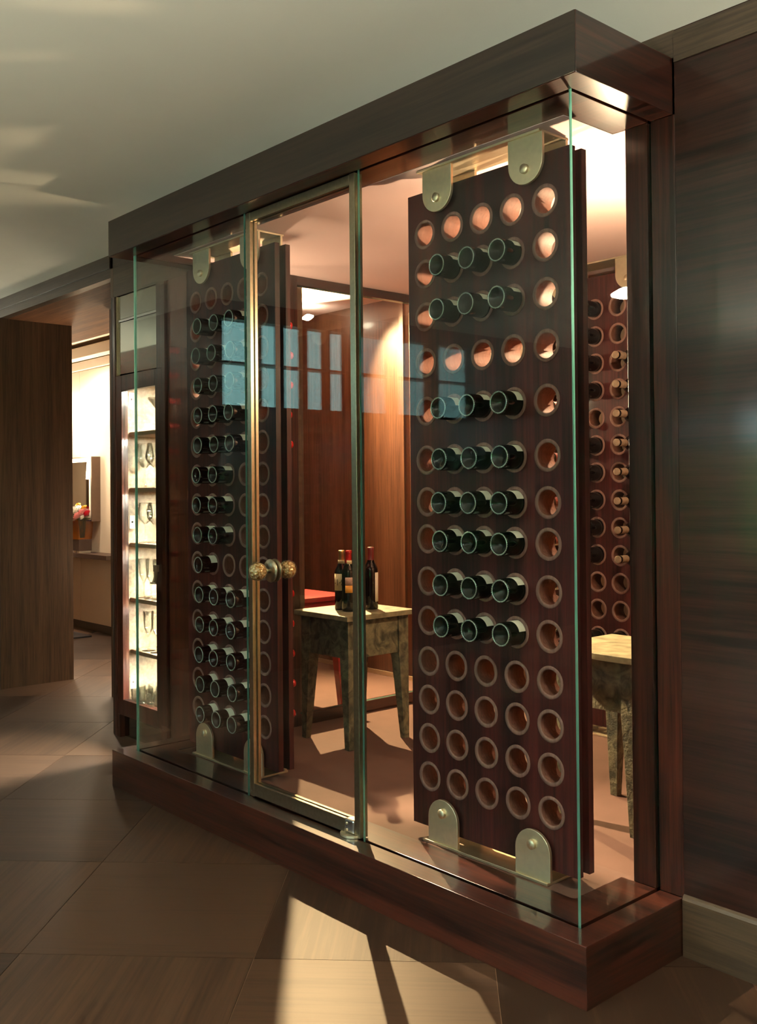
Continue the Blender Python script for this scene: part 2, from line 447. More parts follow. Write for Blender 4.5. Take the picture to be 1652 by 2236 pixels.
# garden outside the big windows
tag(obj('hedge', MB().box(-9, 6, -7.2, -6.2, -0.1, 1.75), 'hedge_green'), 'clipped green hedge in the garden beyond the windows', None, None, 'stuff')
struct(obj('ground_outside', MB().box(-60, 40, -60, -3.62, -0.2, -0.05).box(-60, -5.66, -3.62, 0.39, -0.2, -0.05).box(-60, -12.2, 0.39, 40, -0.2, -0.05), 'paving'))

# ------------------------------------------------------------------ wall to the side of the bay (front face at the wall plane)
struct(obj('wall_right', box(-1.444, 4.0, YW + 0.0015, 2.46, 0, 2.62), 'wall_panel'), 'glossy dark wood wall panel beside the glazed bay')
struct(obj('trim_1', box(-1.443, 4.0, YW - 0.004, YW + 0.003, 2.386, 2.470), 'oak_dark_x', bevel=0.001), 'dark wood frieze under the ceiling beside the bay')
m = MB().prism([(YW + 0.003, 0), (YW - 0.008, 0), (YW - 0.008, 0.150), (YW - 0.004, 0.158), (YW + 0.001, 0.163), (YW + 0.003, 0.163)], 'X', -1.445, 4.0)
struct(obj('baseboard_right', m, 'oak_dark_x'), 'dark wood baseboard beside the bay')
# frieze hidden above the header, and wall above the bay
struct(obj('wall_above_bay', box(-4.74, -1.4435, YW, 2.46, 2.4005, 2.62), 'oak_dark_x'))

# ------------------------------------------------------------------ header and plinth of the bay
def u_ring(x0, x1, yf, yb, w, z0, z1):
    """U in plan, open to the back: outer ends x0..x1, front yf, member width w"""
    return MB().prism([(x0, yf), (x1, yf), (x1, yb), (x1 - w, yb), (x1 - w, yf + w), (x0 + w, yf + w), (x0 + w, yb), (x0, yb)], 'Z', z0, z1)
hd = struct(obj('trim_2', MB().prism([(XL, YF), (XR, YF), (XR, YW - 0.0005), (XR - 0.069, YW - 0.0005), (XR - 0.069, 1.9985), (XL + 0.074, 1.9985), (XL + 0.074, YW - 0.0005), (XL, YW - 0.0005)], 'Z', ZH, ZHT), 'mahogany_x', bevel=0.0015), 'deep dark wood header around the top of the glazed bay')
obj('fascia', box(XL + 0.0015, XR - 0.0015, YF - 0.003, YF - 0.0002, ZH + 0.0015, ZHT - 0.0015), 'fascia_wood', hd)  # thin added board that carries the dim tone of the header front
obj('inner_beam', MB().prism([(-3.814, 2.012), (-1.529, 2.012), (-1.529, YW - 0.0005), (-1.640, YW - 0.0005), (-1.640, 2.125), (-3.705, 2.125), (-3.705, YW - 0.0005), (-3.814, YW - 0.0005)], 'Z', ZH, ZHT), 'mahogany_x', hd, bevel=0.0012)
obj('top_board', box(XL + 0.01, XR - 0.01, YF + 0.01, YW - 0.001, ZHT - 0.03, ZHT - 0.002), 'mahogany_x', hd)
pl = struct(obj('trim_3', MB().prism([(XL, YF), (XR, YF), (XR, YW - 0.0005), (XR - 0.069, YW - 0.0005), (XR - 0.069, 1.9985), (XL + 0.074, 1.9985), (XL + 0.074, YW - 0.0005), (XL, YW - 0.0005)], 'Z', 0.0, ZP), 'mahogany_x', bevel=0.0015), 'dark polished wood plinth under the glazed bay')
obj('inner_kerb', MB().prism([(-3.814, 2.012), (-1.529, 2.012), (-1.529, YW - 0.0005), (-1.640, YW - 0.0005), (-1.640, 2.130), (-3.705, 2.130), (-3.705, YW - 0.0005), (-3.814, YW - 0.0005)], 'Z', 0.0, ZP), 'mahogany_x', pl, bevel=0.0012)

for o_ in (hd, pl, *hd.children, *pl.children):
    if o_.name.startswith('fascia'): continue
    o_.data.materials.append(MATS['mahogany_y'])
    for p_ in o_.data.polygons:
        if abs(p_.normal.x) > 0.9: p_.material_index = 1
# wine room floor and ceiling
struct(obj('wine_room_floor', MB().box(-3.704, -1.6405, 2.1305, YB, 0.02, ZI).box(-1.6404, -1.6005, 2.3485, YB, 0.02, ZI), 'suede_floor'), 'rose brown floor inside the wine room')
struct(obj('wine_room_ceiling', MB().box(-3.704, -1.641, 2.1255, YB, ZH - 0.001, 2.36).box(-1.6409, -1.6005, 2.3485, YB, ZH - 0.001, 2.36), 'plaster_inner'), 'pale plaster ceiling inside the wine room')

# posts that hold the end panes
def post(name, xa, xb, label):
    o = struct(obj(name, box(xa, xb, YW, 2.46, ZP if xb > -3.91 else 0, ZH), 'mahogany_z', bevel=0.0012), label); return o
post('trim_4', -1.600, -1.5290, 'dark wood post inside the end pane')
post('trim_5', -1.5170, -1.4445, 'dark wood post outside the end pane')
post('trim_6', -3.8140, -3.745, 'dark wood post inside the far end pane')
post('trim_7', -3.900, -3.8260, 'dark wood post outside the far end pane')
struct(obj('wall_inner_right', box(-1.600, -1.560, 2.461, YB, 0.02, 2.36), 'back_panel'))

# ------------------------------------------------------------------ glass panes of the bay
def pane(name, x0, x1, y0, y1, z0, z1, label=None, mat='pane_glass'):
    """clear box whose thin faces show the green edge of the sheet"""
    m = MB().box(x0, x1, y0, y1, z0, z1)
    dx, dy = x1 - x0, y1 - y0
    thin = 0 if dx < dy else 1
    for i, f in enumerate(m.f):
        vs = [m.v[k] for k in f]
        ax = [max(v[a] for v in vs) - min(v[a] for v in vs) for a in range(3)]
        n = ax.index(min(ax))
        m.mi[i] = 0 if n == thin else 1
    return struct(obj(name, m, [mat, 'pane_edge']), label)
Z0G, Z1G = ZP - 0.02, ZH + 0.03
pane('window_1', XGL + 0.0045, -2.988, YG - 0.004, YG + 0.004, Z0G, Z1G, 'fixed glass pane between the door and the glassware cabinet')
pane('window_2', -2.3490, XGR - 0.0045, YG - 0.004, YG + 0.004, Z0G, Z1G, 'fixed glass pane before the corner rack', 'pane_glass_low_reflect')
pane('window_3', XGR - 0.004, XGR + 0.004, YG - 0.004, YW + 0.02, Z0G, Z1G, 'glass end pane beside the dark wood wall')
pane('window_4', XGL - 0.004, XGL + 0.004, YG - 0.004, YW + 0.02, Z0G, Z1G, 'glass end pane beside the glassware cabinet')

# ------------------------------------------------------------------ glazed door with bronze frame
dr = struct(empty('door_1', (-2.66, YG + 0.007, ZP)), 'narrow glass door in a slim bronze frame')
def dpart(name, mb, mat, parent=None, bevel=0.0008):
    o = obj(name, mb, mat, parent or dr, bevel=bevel)
    if (parent or dr) is dr: o.location = (2.66, -YG, -ZP)
    return o
def stile(x0, x1):
    m = MB()
    m.box(x0, x1, YG - 0.016, YG - 0.004, ZP + 0.004, ZH - 0.003)
    m.box(x0, x1, YG + 0.004, YG + 0.016, ZP + 0.004, ZH - 0.003)
    m.box(x0, x1 - 0.006, YG - 0.004, YG + 0.004, ZP + 0.004, ZH - 0.003)
    return m
dpart('stile', stile(-2.966, -2.942), 'bronze_frame')
dpart('stile', stile(-2.386, -2.360), 'bronze_frame')
def rail(z0, z1, x0=-2.9415, x1=-2.3865):
    m = MB()
    m.box(x0, x1, YG - 0.016, YG - 0.004, z0, z1)
    m.box(x0, x1, YG + 0.004, YG + 0.016, z0, z1)
    m.box(x0, x1, YG - 0.004, YG + 0.004, min(z0, z1) + 0.006, max(z0, z1) - 0.006)
    return m
br = dpart('rail', rail(0.160, 0.204, x1=-2.4335), 'bronze_frame')
dpart('rail', rail(2.212, 2.243), 'bronze_frame')
dpart('door_glass', box(-2.944, -2.384, YG - 0.0035, YG + 0.0035, 0.19, 2.222), 'pane_glass', bevel=0)
pv = dpart('pivot_block', box(-2.4330, -2.3870, YG - 0.019, YG + 0.019, 0.162, 0.206), 'nickel', bevel=0.006)
m = MB()
for zz in (0.192, 0.172): m.lathe([(0.0001, -0.0022), (0.0042, -0.0022), (0.0042, 0.001)], 12, 'Y', (-2.421, YG - 0.019, zz))
sc = dpart('screw', m, 'brass', bevel=0); sc.parent = pv; sc.location = (0, 0, 0)
n = 20
dpart('pivot_plate', MB().prism([(-2.412 + 0.042 * math.cos(2 * PI * k / n), YG - 0.006 + 0.034 * math.sin(2 * PI * k / n)) for k in range(n)], 'Z', ZP + 0.0005, 0.161), 'brass')
# knobs
KX, KZ = -2.8395, 0.966
kb = dpart('knob', MB().lathe([(0.0001, YG - 0.012), (0.0395, YG - 0.012), (0.041, YG - 0.0095), (0.0395, YG - 0.007), (0.034, YG - 0.0036), (0.0001, YG - 0.0036)], 40, 'Y', (KX, 0, KZ)).lathe([(0.0001, YG + 0.012), (0.0395, YG + 0.012), (0.041, YG + 0.0095), (0.0395, YG + 0.007), (0.034, YG + 0.0036), (0.0001, YG + 0.0036)][::-1], 40, 'Y', (KX, 0, KZ))
           .lathe([(0.008, YG - 0.012), (0.008, YG - 0.024), (0.012, YG - 0.028), (0.012, YG - 0.036), (0.0001, YG - 0.036)][::-1], 24, 'Y', (KX, 0, KZ)).lathe([(0.008, YG + 0.012), (0.008, YG + 0.024), (0.012, YG + 0.028), (0.012, YG + 0.036), (0.0001, YG + 0.036)], 24, 'Y', (KX, 0, KZ)), 'bronze_frame', bevel=0)
def sphere(c, r, su=32, sv=18):
    return MB().lathe([(max(1e-4, r * math.sin(PI * k / sv)), -r * math.cos(PI * k / sv)) for k in range(sv + 1)], su, 'Z', c)
for yy in (YG - 0.063, YG + 0.063):
    o = obj('glass_ball', sphere((KX, yy, KZ), 0.0340), 'pane_glass', kb); o['label'] = 'clear glass ball of the door knob'
    o2 = obj('gold_core', sphere((KX, yy, KZ), 0.0312), 'lit_gold_facets', kb); o2['label'] = 'gold core of the door knob, sparkle put into its colour'

# ------------------------------------------------------------------ bottle racks
HR = 0.0412
def board_mesh(x0, x1, z0, z1, y0, y1, cols, rows):
    m = MB()
    zb = [z0] + [(rows[i] + rows[i + 1]) / 2 for i in range(len(rows) - 1)] + [z1]      # rows rising
    xb = [x0] + [(cols[i] + cols[i + 1]) / 2 for i in range(len(cols) - 1)] + [x1]
    for ci, cx in enumerate(cols):
        for ri, cz in enumerate(rows):
            xa, xz, za, zz = xb[ci], xb[ci + 1], zb[ri], zb[ri + 1]
            ang = sorted([2 * PI * k / 28 for k in range(28)] + [math.atan2(b - cz, a - cx) % (2 * PI) for a in (xa, xz) for b in (za, zz)])
            inner = [(cx + HR * math.cos(a), cz + HR * math.sin(a)) for a in ang]; outer = []
            for a in ang:
                c, s = math.cos(a), math.sin(a)
                tx = ((xz - cx) / c) if c > 1e-9 else ((xa - cx) / c if c < -1e-9 else 1e9)
                tz = ((zz - cz) / s) if s > 1e-9 else ((za - cz) / s if s < -1e-9 else 1e9)
                t = min(tx, tz); outer.append((cx + t * c, cz + t * s))
            n = len(ang); vs = [(p[0], y0, p[1]) for p in inner + outer] + [(p[0], y1, p[1]) for p in inner + outer]
            fs = []
            for k in range(n):
                k2 = (k + 1) % n
                fs.append((k, n + k, n + k2, k2)[::-1][::-1])
                fs.append((2 * n + k, 2 * n + k2, 3 * n + k2, 3 * n + k))
                fs.append((k, k2, 2 * n + k2, 2 * n + k))
            m.add(vs, fs)
    m.add([(x, y, z) for y in (y0, y1) for z in (z0, z1) for x in (x0, x1)], [(0, 1, 5, 4), (2, 6, 7, 3), (0, 4, 6, 2), (1, 3, 7, 5)])
    return m
collar = MB().lathe([(0.0410, 0.0006), (0.0464, 0.0006), (0.0464, -0.0008), (0.0452, -0.0022), (0.0380, -0.0024), (0.0364, -0.0014), (0.0356, 0.0015)][::-1], 28, 'Y').lathe([(0.0410, 0.0006), (0.0410, 0.0718), (0.0356, 0.0718), (0.0356, 0.0015)], 28, 'Y', mi=1).mesh('hole_collar', ['ring_wood', 'collar_wood'])
def tongue_outline(cx, zflat, zround, w=0.0625):
    s = 1 if zround > zflat else -1
    zc = zround - s * w
    return [(cx - w, zflat), (cx + w, zflat)] + [(cx + w * math.cos(a), zc + s * w * math.sin(a)) for a in [PI * k / 16 for k in range(17)]]
pin_me = MB().lathe([(0.0001, 0), (0.0125, 0), (0.014, 0.0015), (0.014, 0.03), (0.0001, 0.03)], 20, 'Y').mesh('pin', 'brass')
def rack(name, xl, yf, rows, label, flip=False):
    """xl = one end of the boards; yf = front of the front bracket; rows rising"""
    t = tag(empty(name, (xl + 0.3225, yf + 0.066, ZI)), label, 'bottle rack', 'hanging bottle racks')
    L = (-(xl + 0.3225), -(yf + 0.066), -ZI)
    cols = [xl + 0.0755 + 0.1200 * k for k in range(5)]
    def part(n, mb, mat, bevel=0.0): return obj(n, mb, mat, t, L, bevel)
    yb = yf + 0.027
    b1 = part('front_board', board_mesh(xl, xl + 0.645, 0.188, 2.184, yb, yb + 0.022, cols, rows), 'rack_board')
    part('rear_board', board_mesh(xl, xl + 0.645, 0.188, 2.184, yb + 0.050, yb + 0.071, cols, rows), 'rack_board')
    for c in cols:
        for r in rows: link('hole_collar', collar, b1, (c, yb, r))
    px0, px1 = xl + 0.067, xl + 0.560
    part('top_plate', box(px0, px1, yf, yf + 0.132, ZH - 0.0085, ZH - 0.0015), 'brass', 0.001)
    part('bottom_plate', box(px0, px1, yf, yf + 0.132, ZI + 0.0003, ZI + 0.008), 'brass', 0.001)
    for cx in (xl + 0.150, xl + 0.503):
        for zf, zr, zpin in ((ZI + 0.0082, 0.292, 0.251), (ZH - 0.0087, 2.104, 2.147)):
            for y0 in (yf + 0.006, yf + 0.112):
                b = part('bracket', MB().prism(tongue_outline(cx, zf, zr), 'Y', y0, y0 + 0.010), 'brass', 0.0012)
                link('pin', pin_me, b, (cx, y0 - 0.009 if y0 < yf + 0.05 else y0 - 0.012, zpin))
    return cols, yb
ROWS_A = [0.3455, 0.4655, 0.586, 0.7065, 0.834, 0.958, 1.0905, 1.2065, 1.338, 1.492, 1.645, 1.79, 1.925, 2.0505]
ROWS_B = [0.342 + 0.1212 * k for k in range(15)]
ca, yba = rack('bottle_rack', -2.301, 2.145, ROWS_A, 'dark wood bottle rack with brass brackets standing in the glass corner')
cb, ybb = rack('bottle_rack', -3.681, 2.145, ROWS_B, 'dark wood bottle rack with brass brackets between door and glassware cabinet')
cc, ybc = rack('bottle_rack', -2.960, 3.605, ROWS_B, 'dark wood bottle rack with brass brackets deep in the wine room')

# ------------------------------------------------------------------ bottles
def bottle_prof(R=0.0346, H=0.300):
    p = [(0.0001, 0.0125), (0.006, 0.0118), (0.013, 0.0088), (0.0195, 0.0042), (0.0245, 0.0014), (0.0302, 0.0), (R - 0.0016, 0.0018), (R, 0.007), (R, 0.190)]
    for k in range(1, 7):
        a = k / 6
        p.append((R - (R - 0.0155) * (0.5 - 0.5 * math.cos(PI * a)) , 0.190 + 0.050 * a))
    p += [(0.0142, 0.255), (0.0138, 0.283), (0.0155, 0.285), (0.0155, 0.296), (0.0135, 0.2985), (0.0001, 0.2985)]
    return p
BP = bottle_prof()
body_g = MB().lathe(BP, 36, 'Y').mesh('bottle_body', 'bottle_green')
body_k = MB().lathe(BP, 36, 'Y').mesh('bottle_body', 'bottle_black')
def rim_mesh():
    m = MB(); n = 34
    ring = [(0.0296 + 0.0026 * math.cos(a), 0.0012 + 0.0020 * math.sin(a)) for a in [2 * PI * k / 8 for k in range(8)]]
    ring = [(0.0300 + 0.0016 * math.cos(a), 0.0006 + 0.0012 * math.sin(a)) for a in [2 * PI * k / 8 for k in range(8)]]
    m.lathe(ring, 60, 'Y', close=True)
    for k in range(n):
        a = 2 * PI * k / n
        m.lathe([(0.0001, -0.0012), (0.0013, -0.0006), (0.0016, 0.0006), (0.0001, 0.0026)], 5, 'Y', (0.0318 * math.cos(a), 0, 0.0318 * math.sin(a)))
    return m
rim_me = rim_mesh().mesh('base_rim', 'lit_bottle_rim')
cap_prof = [(0.0160, 0.236), (0.0150, 0.255), (0.0146, 0.283), (0.0163, 0.2845), (0.0163, 0.2965), (0.0145, 0.2992), (0.0001, 0.2992)]
cap_me = {k: MB().lathe(cap_prof, 24, 'Y').mesh('capsule', k) for k in ('capsule_red', 'capsule_dark', 'capsule_wine', 'capsule_gold')}
cork_me = MB().lathe([(0.0001, 0.3045), (0.0125, 0.3045), (0.0152, 0.3035), (0.0152, 0.246), (0.0158, 0.240)][::-1], 20, 'Y').mesh('capsule', 'cork')
def arc_label(R, h0, h1, a0, a1, mat, name='paper_label', axis='Y', seg=20):
    return MB().lathe([(R, h0), (R + 0.0004, h0), (R + 0.0004, h1), (R, h1)], seg, axis, a0=a0, a1=a1).mesh(name, mat)
lab_top = arc_label(0.0347, 0.042, 0.135, math.radians(20), math.radians(118), 'label_paper')

ORD = ['', 'first', 'second', 'third', 'fourth', 'fifth', 'sixth', 'seventh', 'eighth', 'ninth', 'tenth', 'eleventh', 'twelfth', 'thirteenth', 'fourteenth', 'fifteenth']
def rack_bottle(x, y, z, rot, label, group, body, cap, with_label=True):
    t = empty('wine_bottle', (x, y, z)); t.rotation_euler = (0, 0, PI if rot else 0)
    tag(t, label, 'bottle', group)
    link('bottle_body', body, t)
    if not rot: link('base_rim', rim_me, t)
    if with_label:
        l = link('paper_label', lab_top, t); l.rotation_euler = (0, random.uniform(-0.22, 0.18), 0)
    link('capsule', cap, t)
    return t
DZ = -(0.0356 - 0.0346) * 0.9
# corner rack: rows counted from the top
nb = 0
for r in (2, 3, 5, 6, 7, 8, 9, 10):
    nb += 1
    for c, side in ((1, 'door-side'), (2, 'middle'), (3, 'post-side')):
        rack_bottle(ca[c], 2.103 + random.uniform(-0.004, 0.004), ROWS_A[14 - r] + DZ, False,
                    'dark green wine bottle, corner rack, %s row of bottles down, %s column' % (ORD[nb], side), 'bottles in the corner rack', body_g, cap_me['capsule_wine'])
nb = 0
fill = {r: (1, 2, 3) for r in range(2, 16)}
for r in (7, 8, 9): fill[r] = (1, 2)
fill[10] = (1,)
for r in range(2, 16):
    nb += 1
    for c in fill[r]:
        side = {1: 'cabinet-side', 2: 'middle', 3: 'door-side'}[c]
        rack_bottle(cb[c], 2.100 + random.uniform(-0.006, 0.006), ROWS_B[15 - r] + DZ, False,
                    'black glass wine bottle, rack by the cabinet, %s row of bottles down, %s column' % (ORD[nb], side), 'bottles in the rack by the cabinet', body_k, cap_me['capsule_red'])
for r in (3, 4, 5, 6, 7, 8, 9, 10):
    rack_bottle(cc[4], 3.742, ROWS_B[15 - r] + DZ, True, 'corked wine bottle, neck out of the deep rack, %s of the column beside the post' % ORD[r - 2], 'bottles in the deep rack', body_k, cork_me, False)
for r in (1, 2, 3, 4, 6, 7, 8, 9, 10, 13):
    rack_bottle(cc[2], 3.742, ROWS_B[15 - r] + DZ, True, 'corked wine bottle, middle column of the deep rack, in the %s row of holes' % ORD[r], 'bottles in the deep rack', body_k, cork_me, False)
rack_bottle(cc[3], 3.742, ROWS_B[2] + DZ, True, 'corked wine bottle low in the deep rack, just above the slate table top', 'bottles in the deep rack', body_k, cork_me, False)
for r in (3, 4, 5, 6, 7, 8, 9):
    rack_bottle(cc[1], 3.742, ROWS_B[15 - r] + DZ, True, 'corked wine bottle, door-side of the deep rack, %s of its column down' % ORD[r - 2], 'bottles in the deep rack', body_k, cork_me, False)

# ------------------------------------------------------------------ tables
def table(name, x0, y0, label, mt, ml, group):
    w, dpt, zt = 0.37, 0.39, 0.716
    t = tag(empty(name, (x0 + w / 2, y0 + dpt / 2, ZI)), label, 'table', group)
    L = (-(x0 + w / 2), -(y0 + dpt / 2), -ZI)
    obj('table_top', box(x0, x0 + w, y0, y0 + dpt, zt - 0.022, zt), mt, t, L, 0.002)
    i = 0.022
    for sx in (0, 1):
        for sy in (0, 1):
            ox = x0 + i if sx == 0 else x0 + w - i
            oy = y0 + i if sy == 0 else y0 + dpt - i
            dx = 1 if sx == 0 else -1; dy = 1 if sy == 0 else -1
            vs = []
            for wd, z in ((0.028, ZI + 0.0005), (0.056, zt - 0.19), (0.056, zt - 0.0225)):
                vs += [(ox, oy, z), (ox + dx * wd, oy, z), (ox + dx * wd, oy + dy * wd, z), (ox, oy + dy * wd, z)]
            fs = [(3, 2, 1, 0), (8, 9, 10, 11)]
            for a in (0, 4):
                for k in range(4): fs.append((a + k, a + (k + 1) % 4, a + 4 + (k + 1) % 4, a + 4 + k))
            if dx * dy < 0: fs = [f[::-1] for f in fs]
            obj('leg', MB().add(vs, fs), ml, t, L, 0.001)
    a = i + 0.057
    for n_, b in (('apron', box(x0 + a, x0 + w - a, y0 + i + 0.008, y0 + i + 0.03, zt - 0.185, zt - 0.0225)), ('apron', box(x0 + a, x0 + w - a, y0 + dpt - i - 0.03, y0 + dpt - i - 0.008, zt - 0.185, zt - 0.0225)),
                  ('apron', box(x0 + i + 0.008, x0 + i + 0.03, y0 + a, y0 + dpt - a, zt - 0.185, zt - 0.0225)), ('apron', box(x0 + w - i - 0.03, x0 + w - i - 0.008, y0 + a, y0 + dpt - a, zt - 0.185, zt - 0.0225))):
        obj(n_, b, ml, t, L, 0.001)
table('side_table', -3.540, 2.622, 'green slate side table with three bottles on it', 'slate_top', 'slate', 'tapered leg side tables')
table('side_table', -2.128, 2.612, 'green slate side table with bare top behind the corner rack', 'slate_top', 'slate', 'tapered leg side tables')
table('side_table', -4.215, 2.815, 'red lacquered side table behind the inner glass partition', 'red_lacquer', 'red_lacquer', 'tapered leg side tables')

def text_mesh(body, size):
    cu = bpy.data.curves.new('txt', 'FONT'); cu.body = body; cu.size = size; cu.align_x = 'CENTER'; cu.align_y = 'CENTER'; cu.resolution_u = 4
    o = bpy.data.objects.new('txt', cu); COL.objects.link(o)
    dg = bpy.context.evaluated_depsgraph_get(); dg.update()
    me = bpy.data.meshes.new_from_object(o.evaluated_get(dg))
    bpy.data.objects.remove(o)
    return me
def standing(name, x, y, yaw, label, body, cap, cap_mat=None, s=1.0):
    t = tag(empty(name, (x, y, 0.7165)), label, 'bottle', 'bottles on the slate table')
    up = MB().lathe(BP, 36, 'Z').mesh('bottle_body', body)
    link('bottle_body', up, t); t.scale = (s, s, s)
    link('capsule', MB().lathe(cap_prof, 24, 'Z').mesh('capsule', cap), t)
    return t
VA = math.atan2(-0.633, 0.774)
R = 0.0347
b1 = standing('wine_bottle', -3.3875, 2.771, 0, 'dark wine bottle with cream 14 label and gold capsule on slate table', 'bottle_black', 'capsule_gold', s=0.875)
l1 = link('paper_label', arc_label(R, 0.098, 0.182, VA - math.radians(96), VA + math.radians(22), 'label_yellow', axis='Z'), b1)
tm = text_mesh('-14', 0.046)
tm.materials.clear(); tm.materials.append(MATS['ink'])
ca0 = VA - math.radians(31)
for v in tm.vertices:
    a = ca0 + v.co.x * 0.82 / R
    v.co = Vector(((R + 0.0008) * math.cos(a), (R + 0.0008) * math.sin(a), 0.138 + v.co.y * 1.0))
link('label_number', tm, l1)
link('neck_label', arc_label(0.0166, 0.232, 0.2505, VA - math.radians(95), VA + math.radians(70), 'label_yellow', 'neck_label', 'Z'), b1)
b2 = standing('wine_bottle', -3.322, 2.758, 0, 'dark wine bottle with orange and pink label on slate table', 'bottle_green', 'capsule_red', s=0.885)
l2 = link('paper_label', arc_label(R, 0.092, 0.128, VA - math.radians(30), VA + math.radians(80), 'label_orange', axis='Z'), b2)
link('picture_label', arc_label(R, 0.129, 0.168, VA - math.radians(30), VA + math.radians(80), 'label_pink', 'picture_label', axis='Z'), b2)
link('neck_label', arc_label(0.0166, 0.232, 0.2505, VA - math.radians(35), VA + math.radians(70), 'label_yellow', 'neck_label', 'Z'), b2)
b3 = standing('wine_bottle', -3.306, 2.872, 0, 'dark wine bottle with wine red capsule and narrow white label on slate table', 'bottle_black', 'capsule_wine', s=0.915)
l3 = link('paper_label', arc_label(R, 0.038, 0.178, VA + math.radians(34), VA + math.radians(115), 'label_paper', axis='Z'), b3)

# ------------------------------------------------------------------ inner glazed partition, back wall and the room behind it
struct(obj('wall_partition', box(XP - 0.045, XP - 0.005, 2.462, 2.715, 0.02, 2.44), 'mahogany_z'))
struct(obj('wall_partition_front', box(-3.744, XP - 0.005, 2.35, 2.461, ZP, 2.247), 'mahogany_z'))
struct(obj('trim_8', box(XP - 0.04, XP + 0.012, 2.716, 2.765, ZI, ZH - 0.0015), 'mahogany_z', bevel=0.001), 'reddish wood post of the inner glass partition')
struct(obj('trim_9', box(XP - 0.03, XP + 0.010, 2.766, YB - 0.001, ZI + 0.0005, 0.203), 'mahogany_y', bevel=0.001), 'low wood sill under the inner glass partition')
struct(obj('trim_10', box(XP - 0.03, XP + 0.010, 2.766, YB - 0.001, 2.205, ZH - 0.0015), 'mahogany_y', bevel=0.001), 'wood rail over the inner glass partition')
pane('window_5', XP - 0.012, XP - 0.004, 2.7655, YB - 0.002, 0.2035, 2.2045, 'inner glass partition beside the slate table')
struct(obj('wall_rear', box(-5.6, -1.60, YB, YB + 0.08, 0, 2.62), 'back_panel'), 'warm brown wood wall at the back of the wine room')
struct(obj('wall_rear_left', box(-5.58, -5.50, 2.84, YB, 0, 2.62), 'back_panel'))
struct(obj('rear_room_floor', box(-5.499, XP - 0.046, 2.84, YB - 0.001, 0.02, ZI), 'suede_floor'))
struct(obj('rear_room_ceiling', box(-5.499, XP - 0.001, 2.73, YB - 0.001, 2.36, 2.42), 'plaster_inner'))
struct(obj('wall_rear_front', box(-5.58, XP - 0.046, 2.755, 2.838, 0.0, 2.62), 'back_panel'))
struct(obj('trim_11', box(-5.49, XP - 0.05, YB - 0.012, YB - 0.0005, ZI + 0.001, 0.175), 'brass'), 'thin brass skirting on the rear wall')
# upright battens on the rear wall
for x in (-4.62, -4.18):
    o = obj('wall_batten', box(x, x + 0.03, YB - 0.014, YB - 0.0005, 0.18, 2.358), 'back_panel', bpy.data.objects['wall_rear'])

# ------------------------------------------------------------------ lamps of the wine room
def cable_lamp(loc, power, ceil, label, arm=(-0.09, -0.02), aim=None):
    t = tag(empty('cable_lamp', loc), label, 'lamp', 'bare halogen lamps of the wine room')
    m = MB().lathe([(0.0001, -0.052), (0.006, -0.050), (0.017, -0.016), (0.0195, 0.0), (0.017, 0.016), (0.006, 0.050), (0.0001, 0.052)], 20, 'X')
    obj('bulb', m, 'lamp_glow', t)
    h = ceil - loc[2]
    obj('stem', MB().tube([(arm[0] * 0.62, arm[1] * 0.62, 0.012), (arm[0] * 0.75, arm[1] * 0.75, 0.03), (arm[0], arm[1], min(h, 0.08)), (arm[0], arm[1], h)], 0.0022, 6), 'brass', t)
    obj('canopy', MB().lathe([(0.0001, h - 0.012), (0.026, h - 0.012), (0.026, h - 0.0005), (0.0001, h - 0.0005)], 20, 'Z', (arm[0], arm[1], 0)), 'brass', t)
    if aim:
        L = lamp_light('SPOT', (0, 0, 0), power, (1.0, 0.63, 0.31), 0.014, 'bulb_light', t, spot_size=math.radians(125), spot_blend=0.5)
        L.rotation_euler = (Vector(aim) - Vector(loc)).to_track_quat('-Z', 'Y').to_euler()
    else: lamp_light('POINT', (0, 0, 0), power, WARM2, 0.014, 'bulb_light', t)
    return t
cable_lamp((-4.75, 3.64, 2.292), 800, 2.3595, 'glowing bare lamp behind the inner glass partition', aim=(-2.4, 1.9, 0.6))
cable_lamp((-1.815, 2.655, 1.862), 36, ZH - 0.001, 'glowing bare lamp just inside the post near the corner rack', arm=(0.09, 0.0))
t = cable_lamp((-3.645, 2.425, 1.76), 9, ZH - 0.001, 'bare lamp hung behind the rack by the cabinet', arm=(0.03, 0.06))
L = lamp_light('SPOT', (0, 0, 0), 650, WARM2, 0.014, 'bulb_light', t, spot_size=math.radians(84), spot_blend=0.5)
L.rotation_euler = Vector((0.35, -0.06, -0.12)).to_track_quat('-Z', 'Y').to_euler()

# ------------------------------------------------------------------ portal in the wall, and the bright room beyond
XJL, XJR, ZJ = -6.280, -4.740, 2.355
struct(obj('wall_portal_left', box(-10.5, XJL, YW, 2.83, 0, 2.62), 'oak_dark_z'), 'dark oak wall and jamb of the wide opening')
struct(obj('wall_portal_lintel', box(XJL + 0.0005, XJR, YW, 2.40, ZJ, 2.62), 'oak_dark_x'), 'dark oak lintel over the wide opening')
struct(obj('trim_12', box(-10.4, -4.741, YW - 0.006, YW - 0.0003, 2.405, 2.470), 'oak_dark_x', bevel=0.001), 'dark oak frieze over the wide opening')
struct(obj('wall_portal_right', box(XJR + 0.0005, -4.712, YW, 2.754, 0, 2.62), 'oak_dark_z', bevel=0.001), 'narrow dark oak jamb between opening and glassware cabinet')
struct(obj('wall_portal_soffit', MB().box(XJL + 0.0005, XJR, 2.4005, 2.83, ZJ, 2.60).box(-7.4, XJR, 2.8305, 3.16, ZJ, 2.60), 'oak_dark_y'))
struct(obj('wall_far_back', box(-12, -5.6, 3.95, 4.05, 0, 2.95), 'cream_wall'), 'cream panelled wall of the room beyond the opening')
wf = bpy.data.objects['wall_far_back']
